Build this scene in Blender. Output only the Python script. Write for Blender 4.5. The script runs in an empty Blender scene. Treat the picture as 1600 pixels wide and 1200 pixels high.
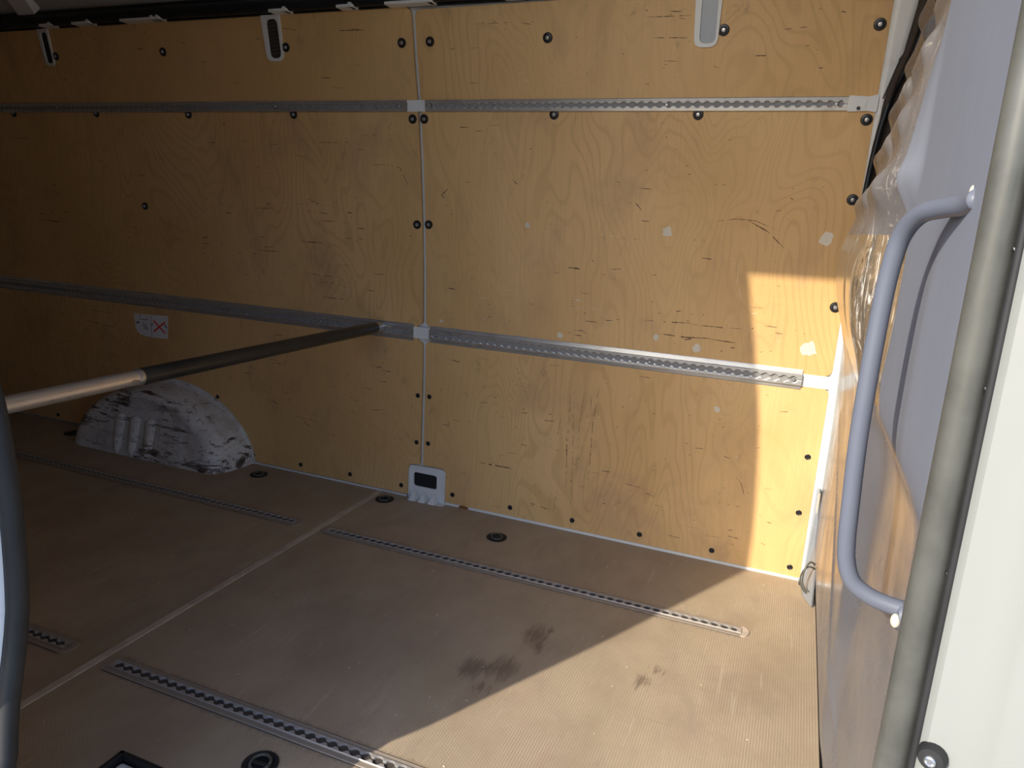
import bpy, bmesh, math, random
from mathutils import Vector, Matrix
random.seed(7)
S = bpy.context.scene
COL = S.collection
PI = math.pi

# ---------------------------------------------------------------- camera
cd = bpy.data.cameras.new('camera'); cam = bpy.data.objects.new('camera', cd); COL.objects.link(cam)
R0, R1, R2 = (0.92602665, 0.37343206, 0.05498307), (0.13292672, -0.18629867, -0.97345945), (-0.35327769, 0.90875811, -0.22215663)
cam.matrix_world = Matrix(((R0[0], -R1[0], -R2[0], 1.16892984), (R0[1], -R1[1], -R2[1], -2.15572699), (R0[2], -R1[2], -R2[2], 1.0), (0, 0, 0, 1)))
cd.sensor_fit = 'HORIZONTAL'; cd.sensor_width = 36; cd.lens = 36 * 1117.23 / 1600
cd.clip_start = 0.02
S.camera = cam

# ---------------------------------------------------------------- light
TAN_AZ, TAN_EL = 0.55, 0.58
sun_dir = Vector((math.sin(math.atan(TAN_AZ)), math.cos(math.atan(TAN_AZ)), -TAN_EL)).normalized()
sl = bpy.data.lights.new('sun', 'SUN'); sun = bpy.data.objects.new('sun', sl); COL.objects.link(sun)
sun.rotation_euler = sun_dir.to_track_quat('-Z', 'Y').to_euler(); sun.location = (-2, -6, 5)
sl.energy = 6.0; sl.angle = math.radians(0.55); sl.color = (1.0, 0.91, 0.76)
W = bpy.data.worlds.new('sky'); S.world = W; W.use_nodes = True
wn = W.node_tree; bg = wn.nodes['Background']
sky = wn.nodes.new('ShaderNodeTexSky'); sky.sky_type = 'NISHITA'; sky.sun_disc = False
sky.sun_elevation = math.atan(TAN_EL); sky.sun_rotation = math.atan2(-sun_dir.x, -sun_dir.y)
sky.air_density = 1.0; sky.dust_density = 1.5; sky.ozone_density = 1.5
tint = wn.nodes.new('ShaderNodeMix'); tint.data_type = 'RGBA'; tint.blend_type = 'MULTIPLY'; tint.inputs[0].default_value = 1
tint.inputs[7].default_value = (0.90, 0.98, 1.16, 1)
wn.links.new(sky.outputs[0], tint.inputs[6]); wn.links.new(tint.outputs[2], bg.inputs[0]); bg.inputs[1].default_value = 0.285
S.view_settings.view_transform = 'Standard'; S.view_settings.look = 'None'
S.view_settings.gamma = 1; S.view_settings.use_curve_mapping = False
S.view_settings.exposure = 0.0

# ---------------------------------------------------------------- material helpers
class M:
    def __init__(s, name):
        s.m = bpy.data.materials.new(name); s.m.use_nodes = True; s.t = s.m.node_tree
        s.b = s.t.nodes['Principled BSDF']
        s.tc = s.t.nodes.new('ShaderNodeTexCoord').outputs['Object']
    def n(s, kind, **kw):
        x = s.t.nodes.new('ShaderNode' + kind)
        for k, v in kw.items(): setattr(x, k, v)
        return x
    def lk(s, a, b): s.t.links.new(a, b)
    def mp(s, scale, src=None, loc=(0, 0, 0)):
        x = s.n('Mapping'); x.inputs['Scale'].default_value = scale; x.inputs['Location'].default_value = loc
        s.lk(src or s.tc, x.inputs[0]); return x.outputs[0]
    def noise(s, scale, detail=3, rough=.55, dist=0, src=None, w=None):
        x = s.n('TexNoise'); v = src or s.tc
        if w is not None: x.noise_dimensions = '4D'; s.lk(w, x.inputs['W'])
        if isinstance(scale, tuple): v = s.mp(scale, v); scale = 1
        s.lk(v, x.inputs['Vector']); x.inputs['Scale'].default_value = scale
        x.inputs['Detail'].default_value = detail; x.inputs['Roughness'].default_value = rough
        x.inputs['Distortion'].default_value = dist; return x.outputs['Fac']
    def math(s, op, a, b=0, c=None, clamp=False):
        x = s.n('Math', operation=op); x.use_clamp = clamp
        for i, v in enumerate((a, b, c)):
            if v is None: continue
            if isinstance(v, (int, float)): x.inputs[i].default_value = v
            else: s.lk(v, x.inputs[i])
        return x.outputs[0]
    def ss(s, v, lo, hi, a=0, b=1):
        x = s.n('MapRange', interpolation_type='SMOOTHSTEP')
        s.lk(v, x.inputs[0])
        for i, k in enumerate((lo, hi, a, b)): x.inputs[i + 1].default_value = k
        return x.outputs[0]
    def mix(s, f, a, b, mode='MIX'):
        x = s.n('Mix', data_type='RGBA', blend_type=mode)
        for i, v in ((0, f), (6, a), (7, b)):
            if isinstance(v, (int, float)): x.inputs[i].default_value = v
            elif isinstance(v, tuple): x.inputs[i].default_value = (*v, 1)
            else: s.lk(v, x.inputs[i])
        return x.outputs[2]
    def set(s, col=None, rough=.5, metal=0, spec=.5, coat=0, bump=None, bs=.2, bd=.001):
        if col is not None:
            if isinstance(col, tuple): s.b.inputs['Base Color'].default_value = (*col, 1)
            else: s.lk(col, s.b.inputs['Base Color'])
        if isinstance(rough, (int, float)): s.b.inputs['Roughness'].default_value = rough
        else: s.lk(rough, s.b.inputs['Roughness'])
        if isinstance(metal, (int, float)): s.b.inputs['Metallic'].default_value = metal
        else: s.lk(metal, s.b.inputs['Metallic'])
        s.b.inputs['Specular IOR Level'].default_value = spec
        s.b.inputs['Coat Weight'].default_value = coat; s.b.inputs['Coat Roughness'].default_value = .15
        if bump is not None:
            x = s.n('Bump'); x.inputs['Strength'].default_value = bs; x.inputs['Distance'].default_value = bd
            s.lk(bump, x.inputs['Height']); s.lk(x.outputs[0], s.b.inputs['Normal'])
        return s.m

def plain(name, col, rough=.5, metal=0, var=.12, scale=9, spec=.5):
    k = M(name); f = k.noise(scale, 4)
    c = k.mix(f, tuple(v * (1 - var) for v in col), tuple(min(1, v * (1 + var)) for v in col))
    return k.set(c, k.ss(f, .2, .8, rough * .85, min(1, rough * 1.15)), metal, spec)

def mat_plywood():
    k = M('birch_plywood')
    oi = k.n('ObjectInfo').outputs['Random']; w = k.math('MULTIPLY', oi, 17.0)
    big = k.noise((2.2, 2, 1.6), 3, w=w)
    c = k.mix(k.ss(big, .3, .7), (.665, .405, .165), (.765, .490, .220))
    # veneer figure: contour lines of a tall, stretched field
    fld = k.noise((3.2, 2, 1.15), 2.2, .45, .45, w=w)
    ring = k.math('SINE', k.math('MULTIPLY', fld, 235.0))
    line = k.math('POWER', k.ss(ring, -.2, 1), 3.0)
    amt = k.math('MULTIPLY', line, k.ss(k.noise((1.3, 1, 1.1), 2, w=w), .35, .62, .05, .26))
    c = k.mix(amt, c, (.42, .235, .08))
    grain = k.noise((190, 10, 5), 3, .6, w=w)
    c = k.mix(k.ss(grain, .35, .75, 0, .20), c, (.50, .30, .12))
    # pinkish and grey handling smears
    sm = k.noise((5, 3, 3.2), 5, .62, .6, w=w)
    c = k.mix(k.ss(sm, .50, .70, 0, .50), c, (.47, .285, .15))
    sm2 = k.noise((13, 3, 8), 5, .7, .9, w=w)
    c = k.mix(k.ss(sm2, .60, .74, 0, .5), c, (.33, .195, .10))
    # fine horizontal rubbing
    rub = k.noise((5, 8, 170), 4, .7, .2, w=w)
    rm = k.math('MULTIPLY', k.ss(rub, .62, .74), k.ss(k.noise((3.2, 2, 5), 3, w=w), .5, .66, 0, .5))
    c = k.mix(rm, c, (.17, .085, .04))
    # specks
    sp = k.noise((95, 90, 120), 2, .5, w=w)
    c = k.mix(k.ss(sp, .755, .80, 0, .75), c, (.16, .075, .03))
    # grime toward the floor edge of a panel
    return k.set(c, k.ss(sm, .3, .7, .40, .55), 0, .32, 0, grain, .08, .0006)

STAINS = [(.591, -.83, .035), (.657, -.797, .04), (.679, -.632, .036), (.640, -.883, .016), (.699, -.677, .02), (.957, -.70, .022), (.985, -.64, .016), (.62, -.81, .022), (.70, -.60, .015)]
def mat_floor():
    k = M('antislip_floor_film')
    big = k.noise((2.6, 2.0, 1), 5, .6)
    c = k.mix(k.ss(big, .3, .7), (.305, .237, .163), (.405, .322, .217))
    red = k.noise((5, 3.5, 1), 4, .6, .5)
    c = k.mix(k.ss(red, .5, .7, 0, .40), c, (.31, .22, .17))
    # wire-mesh imprint, about 6 mm cells
    sx = k.n('SeparateXYZ'); k.lk(k.tc, sx.inputs[0]); X, Y = sx.outputs[0], sx.outputs[1]
    jit = k.noise(90, 2)
    u = k.math('SINE', k.math('ADD', k.math('MULTIPLY', X, 2 * PI / .0056), k.math('MULTIPLY', jit, 3.0)))
    v = k.math('SINE', k.math('ADD', k.math('MULTIPLY', Y, 2 * PI / .0085), k.math('MULTIPLY', X, 2 * PI / .0124)))
    mesh = k.math('MULTIPLY', k.math('MAXIMUM', u, k.math('MULTIPLY', v, .30)), 1)
    wear = k.noise((7, 5, 1), 4, .65)
    c = k.mix(k.math('MULTIPLY', k.ss(mesh, -.1, .9), k.ss(wear, .35, .65, .1, .42)), c, (.60, .50, .38))
    # worn streaks along and across
    st = k.noise((60, 4, 1), 4, .7, .3)
    c = k.mix(k.ss(st, .60, .72, 0, .30), c, (.60, .50, .39))
    st2 = k.noise((4, 70, 1), 4, .7, .3)
    c = k.mix(k.ss(st2, .64, .76, 0, .25), c, (.17, .12, .09))
    # oil stains of their own shape
    wob = k.noise((70, 12, 1), 5, .75, .3)
    tot = None
    for (x, y, r) in STAINS:
        dx = k.math('SUBTRACT', X, x); dy = k.math('MULTIPLY', k.math('SUBTRACT', Y, y), .7)
        d = k.math('SQRT', k.math('ADD', k.math('MULTIPLY', dx, dx), k.math('MULTIPLY', dy, dy)))
        d = k.math('ADD', d, k.math('MULTIPLY', k.math('SUBTRACT', wob, .5), .09))
        f = k.ss(d, r * .2, r * 1.15, .62, 0)
        tot = f if tot is None else k.math('MAXIMUM', tot, f)
    c = k.mix(tot, c, (.10, .065, .05))
    # dark worn borders along the recessed rails
    for y0 in (-.378, -1.166):
        d = k.math('ABSOLUTE', k.math('SUBTRACT', Y, y0))
        d = k.math('ADD', d, k.math('MULTIPLY', k.math('SUBTRACT', wob, .5), .05))
        c = k.mix(k.math('MULTIPLY', k.ss(d, .026, .036, .35, 0), k.math('MULTIPLY', k.ss(X, 1.16, 1.14), k.ss(k.math('ABSOLUTE', k.math('ADD', X, .19)), .05, .07))), c, (.17, .12, .09))
    sp = k.noise((130, 110, 1), 3, .7); c = k.mix(k.ss(sp, .60, .72, 0, .35), c, (.25, .18, .13))
    gb = k.noise((9, 3.5, 1), 5, .7, .8); c = k.mix(k.ss(gb, .55, .75, 0, .30), c, (.24, .20, .17))
    # paint specks
    c = k.mix(k.ss(k.noise(70, 1), .80, .83, 0, .8), c, (.75, .72, .66))
    h = k.math('MULTIPLY', mesh, k.ss(wear, .3, .7, .5, 1))
    return k.set(c, k.ss(big, .3, .7, .50, .62), 0, .3, 0, h, .35, .0008)

def mat_bulkhead():
    k = M('slate_grey_paint')
    n = k.noise(4, 5, .6)
    sx = k.n('SeparateXYZ'); k.lk(k.tc, sx.inputs[0]); Y, Z = sx.outputs[1], sx.outputs[2]
    # the upper plate beside the doorway is matt, everything else is gloss
    near = k.math('MULTIPLY', k.ss(Y, -1.0, -1.02), k.ss(k.math('ADD', Z, k.math('MULTIPLY', k.ss(Y, -1.40, -1.25), -.0)), .742, .765))
    edge = k.ss(Y, -1.30, -1.42)
    mt = k.math('MAXIMUM', near, edge)
    c = k.mix(k.ss(n, .3, .7), (.115, .118, .138), (.145, .148, .17))
    c = k.mix(mt, c, k.mix(n, (.175, .19, .23), (.20, .215, .26)))
    scr = k.noise((6, 9, 60), 5, .7, .6); scr2 = k.noise((6, 80, 9), 5, .75, .8)
    m = k.math('MAXIMUM', k.ss(scr, .70, .76, 0, .4), k.ss(scr2, .70, .76, 0, .5))
    m = k.math('MULTIPLY', m, k.math('SUBTRACT', 1, k.math('MULTIPLY', mt, .85)))
    c = k.mix(m, c, (.47, .46, .46))
    c = k.mix(k.ss(k.noise(45, 2), .775, .80, 0, .9), c, (.72, .70, .68))
    wave = k.noise((1.5, 5, 4), 2)
    rough = k.math('ADD', k.ss(k.noise(7, 5, .7), .3, .75, .17, .30), k.math('MULTIPLY', mt, .35))
    k.set(c, rough, 0, .5, 0, wave, .2, .008)
    k.lk(k.math('SUBTRACT', .42, k.math('MULTIPLY', mt, .38)), k.b.inputs['Specular IOR Level'])
    return k.m

def mat_worn():
    k = M('scuffed_grey_paint')
    a = k.noise((30, 26, 5), 5, .75, 1.0)
    c = k.mix(k.ss(a, .35, .62), (.10, .085, .07), (.24, .17, .10))
    b = k.noise((60, 70, 9), 5, .8, .8)
    c = k.mix(k.ss(b, .56, .64), c, (.04, .03, .02)); c = k.mix(k.ss(b, .38, .46, .8, 0), c, (.72, .68, .62))
    return k.set(c, .14, 0, .7, .3, b, .4, .0012)

def mat_ribs():
    k = M('scratched_grey_ribs')
    n = k.noise(7, 5, .65); v = k.noise((60, 60, 7), 5, .8, .6); h = k.noise((9, 12, 90), 5, .75, .4)
    c = k.mix(k.ss(n, .3, .7), (.115, .105, .105), (.165, .155, .155))
    c = k.mix(k.ss(v, .56, .68, 0, .75), c, (.42, .39, .36))
    c = k.mix(k.ss(h, .62, .70, 0, .6), c, (.50, .45, .38))
    return k.set(c, k.ss(n, .3, .7, .20, .36), 0, .4, 0, n, .15, .004)

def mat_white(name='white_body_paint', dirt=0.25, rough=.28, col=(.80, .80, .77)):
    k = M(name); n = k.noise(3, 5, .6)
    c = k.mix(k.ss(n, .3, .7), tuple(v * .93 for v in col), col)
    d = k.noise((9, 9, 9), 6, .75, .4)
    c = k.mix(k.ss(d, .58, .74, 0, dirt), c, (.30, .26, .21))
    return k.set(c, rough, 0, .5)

def mat_scuffed_white():
    k = M('scuffed_white_metal')
    n = k.noise(6, 4); c = k.mix(n, (.60, .60, .60), (.80, .79, .77))
    a = k.noise((4.5, 12, 24), 7, .8, .5); reg = k.noise((4.5, 4, 7), 2)
    m = k.math('MULTIPLY', k.ss(a, .525, .575), k.ss(reg, .40, .52, .2, 1))
    c = k.mix(m, c, (.075, .05, .04))
    b = k.noise((40, 40, 55), 5, .8, .6); c = k.mix(k.ss(b, .58, .63, 0, .85), c, (.10, .07, .055))
    g = k.noise((10, 10, 5), 5, .7); c = k.mix(k.ss(g, .42, .70, 0, .6), c, (.42, .37, .31))
    return k.set(c, .45, 0, .4, 0, a, .12, .001)

def mat_alu(name='brushed_aluminium', col=(.60, .60, .61), rough=.36, sc=(2, 160, 160), dirt=.3, metal=.85):
    k = M(name); g = k.noise(sc, 4, .6); d = k.noise((14, 30, 30), 5, .7)
    c = k.mix(g, tuple(v * .82 for v in col), col)
    c = k.mix(k.ss(d, .5, .75, 0, dirt), c, (.22, .19, .16))
    return k.set(c, k.ss(g, .2, .8, rough * .8, rough * 1.3), metal, .5, 0, g, .1, .0005)

def mat_rubber(name, col, rough=.55, v=.2):
    k = M(name); n = k.noise(14, 5, .65); f = k.noise((60, 60, 4), 4, .7)
    c = k.mix(k.ss(n, .3, .7), tuple(x * (1 - v) for x in col), tuple(x * (1 + v) for x in col))
    c = k.mix(k.ss(f, .55, .75, 0, .25), c, tuple(min(1, x * 1.7) for x in col))
    return k.set(c, rough, 0, .45)

MAT = dict(
    ply=mat_plywood(), floor=mat_floor(), bulk=mat_bulkhead(), worn=mat_worn(), ribs=mat_ribs(),
    white=mat_white(), pillar=mat_white('clean_white_sunlit_paint', .04, .3, (.285, .295, .275)), scuff=mat_scuffed_white(),  # pillar: sunlit copy of the white, darkened to offset the strong sun
    alu=mat_alu('brushed_aluminium', (.58, .57, .545), .28, (2, 160, 160), .35, .6), alud=mat_alu('dull_floor_aluminium', (.34, .285, .23), .55, (2, 120, 120), .5, .05), tooth=mat_alu('worn_bright_aluminium', (.50, .47, .44), .35, (2, 120, 120), .4, .35),
    seal=mat_rubber('olive_grey_rubber', (.085, .085, .074), .36), seald=mat_rubber('dark_rubber', (.017, .0175, .018), .6),
    black=plain('black_plastic', (.012, .012, .014), .35), dark=plain('dark_recess', (.008, .009, .012), .6),
    slot=plain('dull_slot', (.27, .26, .25), .6), fslot=plain('depth_shade_slot', (.06, .05, .042), .8), steel=plain('zinc_steel', (.55, .56, .58), .3, .9), tube=plain('slate_tube_paint', (.12, .133, .172), .38, 0, .05, 20, .35),  # fslot: the shade of a deep slot is put in its dark colour
    grey=plain('light_grey_lining', (.50, .49, .47), .6), paper=plain('white_paper', (.78, .78, .78), .7, 0, .04),
    red=plain('red_print', (.75, .015, .02), .6), ink=plain('dark_print', (.06, .06, .09), .6),
    filler=plain('pale_filler', (.70, .62, .48), .7, 0, .1, 90), scratch=plain('dark_scratch', (.12, .06, .03), .7, 0, .4, 60),
    pale=plain('pale_scratch', (.74, .60, .40), .6), strip=mat_rubber('tan_joint_strip', (.50, .42, .34), .5),
    rust=plain('rust', (.25, .08, .02), .8, 0, .4, 200), sleeve=mat_rubber('black_sleeve', (.018, .019, .019), .33, .3),
    brown=plain('brown_flange_and_shade', (.055, .042, .032), .6, spec=.15), ground=plain('asphalt_ground', (.20, .20, .20), .9, 0, .2, 3),  # brown also carries shade and wood reflection on the bulkhead's far corner
    bracket=plain('grey_bracket_steel', (.30, .32, .35), .4, .3), wirem=mat_rubber('wire_sheath', (.09, .085, .07), .4),
    duct=plain('dark_cable_duct', (.006, .009, .012), .5), mesh=plain('grille_mesh', (.06, .05, .055), .6, 0, .5, 140),
)

# ---------------------------------------------------------------- object helpers
def ob(name, me, mat, parent=None, smooth=False, kind=None):
    if isinstance(me, bmesh.types.BMesh):
        bm = me; me = bpy.data.meshes.new(name)
        bmesh.ops.recalc_face_normals(bm, faces=bm.faces); bm.to_mesh(me); bm.free()
    o = bpy.data.objects.new(name, me); COL.objects.link(o)
    if mat and not me.materials: me.materials.append(MAT[mat] if isinstance(mat, str) else mat)
    if parent is not None:
        o.parent = parent
        p = Vector((0, 0, 0)); q = parent
        while q is not None: p += q.location; q = q.parent
        if p.length > 1e-9 and not me.get('local'): me.transform(Matrix.Translation(-p)); me['local'] = 1
    if smooth:
        for f in me.polygons: f.use_smooth = True
        if smooth != 'all':
            try: me.set_sharp_from_angle(angle=math.radians(35))
            except Exception: pass
    if kind: o['kind'] = kind
    return o
def tag(o, label, cat, group=None):
    o['label'] = label; o['category'] = cat
    if group: o['group'] = group
    return o
def thing(name, label, cat, loc, group=None):
    o = bpy.data.objects.new(name, None); COL.objects.link(o); o.location = loc; o.empty_display_size = .05
    return tag(o, label, cat, group)
def copy_tree(o, parent=None):
    c = o.copy(); COL.objects.link(c)
    if parent is not None: c.parent = parent
    for ch in list(o.children): copy_tree(ch, c)
    return c
def lerp(tab, x):
    if x <= tab[0][0]: return tab[0][1]
    for (a, b), (c, d) in zip(tab, tab[1:]):
        if x <= c:
            t = (x - a) / (c - a); return b + (d - b) * t
    return tab[-1][1]
def slerp(tab, x):      # smooth (Catmull-Rom) interpolation
    n = len(tab)
    if x <= tab[0][0]: return tab[0][1]
    if x >= tab[-1][0]: return tab[-1][1]
    for i in range(n - 1):
        if x <= tab[i + 1][0]:
            x0, y0 = tab[i]; x1, y1 = tab[i + 1]; h = x1 - x0; t = (x - x0) / h
            m0 = (y1 - tab[i - 1][1]) / (x1 - tab[i - 1][0]) if i > 0 else (y1 - y0) / h
            m1 = (tab[i + 2][1] - y0) / (tab[i + 2][0] - x0) if i + 2 < n else (y1 - y0) / h
            return (2*t**3 - 3*t*t + 1)*y0 + (t**3 - 2*t*t + t)*h*m0 + (-2*t**3 + 3*t*t)*y1 + (t**3 - t*t)*h*m1
PROF = [(-.2, 0), (0, 0), (.38, 0), (.6, -.005), (.83, -.018), (1.0, -.033), (1.17, -.054), (1.34, -.08), (1.45, -.106), (1.6, -.135), (2.2, -.26)]
def P(z): return lerp(PROF, z)
def Pn(z):      # unit normal (y, z) of the wall lining, pointing into the van
    d = (P(z + .02) - P(z - .02)) / .04; l = math.hypot(1, d); return (-1 / l, d / l)
def wp(x, z, n=0):
    a = Pn(z); return Vector((x, P(z) + a[0] * n, z + a[1] * n))

def box(bm, lo, hi, mat=None, bev=0):
    r = bmesh.ops.create_cube(bm, size=1)
    for v in r['verts']: v.co = Vector([lo[i] + (v.co[i] + .5) * (hi[i] - lo[i]) for i in range(3)])
    if bev:
        es = list({e for v in r['verts'] for e in v.link_edges})
        bmesh.ops.bevel(bm, geom=es, offset=bev, segments=2, affect='EDGES', profile=.6)
def ring_pts(cx, cz, hw, hh, r, seg=5):
    pts = []
    for (sx, sz, a0) in ((1, 1, 0), (-1, 1, 90), (-1, -1, 180), (1, -1, 270)):
        for i in range(seg + 1):
            a = math.radians(a0 + 90 * i / seg)
            pts.append((cx + sx * (hw - r) + r * math.cos(a), cz + sz * (hh - r) + r * math.sin(a)))
    return pts
def fillet(pts, rad, seg=4):
    out = []; n = len(pts)
    for i, p in enumerate(pts):
        r = rad[i] if isinstance(rad, (list, tuple)) else rad
        if r <= 0: out.append(p); continue
        a, b, c = Vector(pts[i - 1]), Vector(p), Vector(pts[(i + 1) % n])
        u = (a - b).normalized(); v = (c - b).normalized(); ang = u.angle(v)
        d = min(r / math.tan(ang / 2), (a - b).length * .49, (c - b).length * .49)
        p0, p1 = b + u * d, b + v * d
        for k in range(seg + 1):
            t = k / seg; q = (1 - t) ** 2 * p0 + 2 * (1 - t) * t * b + t * t * p1; out.append((q.x, q.y))
    return out
def sheet(outline, n0, n1, mapf=wp, cuts=PROF):
    """A slab following the wall: 2-D outline (x, z) given thickness between n0 and n1."""
    bm = bmesh.new(); vs = [bm.verts.new((x, 0, z)) for x, z in outline]; f = bm.faces.new(vs)
    zs = [z for _, z in outline]
    if cuts:
        for zc, _ in cuts:
            if min(zs) < zc < max(zs):
                g = bm.verts[:] + bm.edges[:] + bm.faces[:]
                bmesh.ops.bisect_plane(bm, geom=g, plane_co=(0, 0, zc), plane_no=(0, 0, 1), dist=1e-6)
    bmesh.ops.triangulate(bm, faces=bm.faces[:])
    r = bmesh.ops.extrude_face_region(bm, geom=bm.faces[:])
    top = {v for v in r['geom'] if isinstance(v, bmesh.types.BMVert)}
    for v in bm.verts:
        v.co = mapf(v.co.x, v.co.z, n1 if v in top else n0)
    return bm
def ring_sheet(outer, inner, n0, n1, mapf=wp):
    bm = bmesh.new(); n = len(outer)
    A = [bm.verts.new(mapf(*p, n1)) for p in outer]; B = [bm.verts.new(mapf(*p, n1)) for p in inner]
    Cc = [bm.verts.new(mapf(*p, n0)) for p in outer]; D = [bm.verts.new(mapf(*p, n0)) for p in inner]
    for i in range(n):
        j = (i + 1) % n
        for a, b in ((A, B), (B, D), (D, Cc), (Cc, A)): bm.faces.new((a[i], a[j], b[j], b[i]))
    return bm
def tube(path, r, seg=16, caps=True, radii=None, squash=None):
    bm = bmesh.new(); rings = []; path = [Vector(p) for p in path]; n = len(path)
    up = None
    for i, p in enumerate(path):
        t = (path[min(i + 1, n - 1)] - path[max(i - 1, 0)]).normalized()
        if up is None:
            up = Vector((0, 0, 1)) if abs(t.z) < .9 else Vector((0, 1, 0))
        up = (up - t * up.dot(t)).normalized(); s = t.cross(up)
        rr = radii[i] if radii else r
        rings.append([bm.verts.new(p + up * math.cos(2*PI*k/seg) * rr * (squash[0] if squash else 1) + s * math.sin(2*PI*k/seg) * rr * (squash[1] if squash else 1)) for k in range(seg)])
    for a, b in zip(rings, rings[1:]):
        for k in range(seg): bm.faces.new((a[k], a[(k+1) % seg], b[(k+1) % seg], b[k]))
    if caps: bm.faces.new(rings[0]); bm.faces.new(rings[-1])
    return bm
def smooth_path(pts, per=6):
    out = []; n = len(pts); V = [Vector(p) for p in pts]
    for i in range(n - 1):
        p0, p1, p2, p3 = V[max(i-1, 0)], V[i], V[i+1], V[min(i+2, n-1)]
        for k in range(per):
            t = k / per
            out.append(.5 * ((2*p1) + (p2-p0)*t + (2*p0-5*p1+4*p2-p3)*t*t + (3*p1-p0-3*p2+p3)*t**3))
    out.append(V[-1]); return out
def lathe(prof, seg=20):
    """profile (r, h) revolved about +h; returns bmesh in local coords, h along +Z"""
    bm = bmesh.new(); rings = []
    for r, h in prof:
        rings.append([bm.verts.new((r*math.cos(2*PI*k/seg), r*math.sin(2*PI*k/seg), h)) for k in range(seg)] if r > 1e-6 else [bm.verts.new((0, 0, h))])
    for a, b in zip(rings, rings[1:]):
        for k in range(seg):
            j = (k + 1) % seg
            if len(a) == 1 and len(b) == 1: continue
            if len(a) == 1: bm.faces.new((a[0], b[j], b[k]))
            elif len(b) == 1: bm.faces.new((a[k], a[j], b[0]))
            else: bm.faces.new((a[k], a[j], b[j], b[k]))
    return bm

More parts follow.
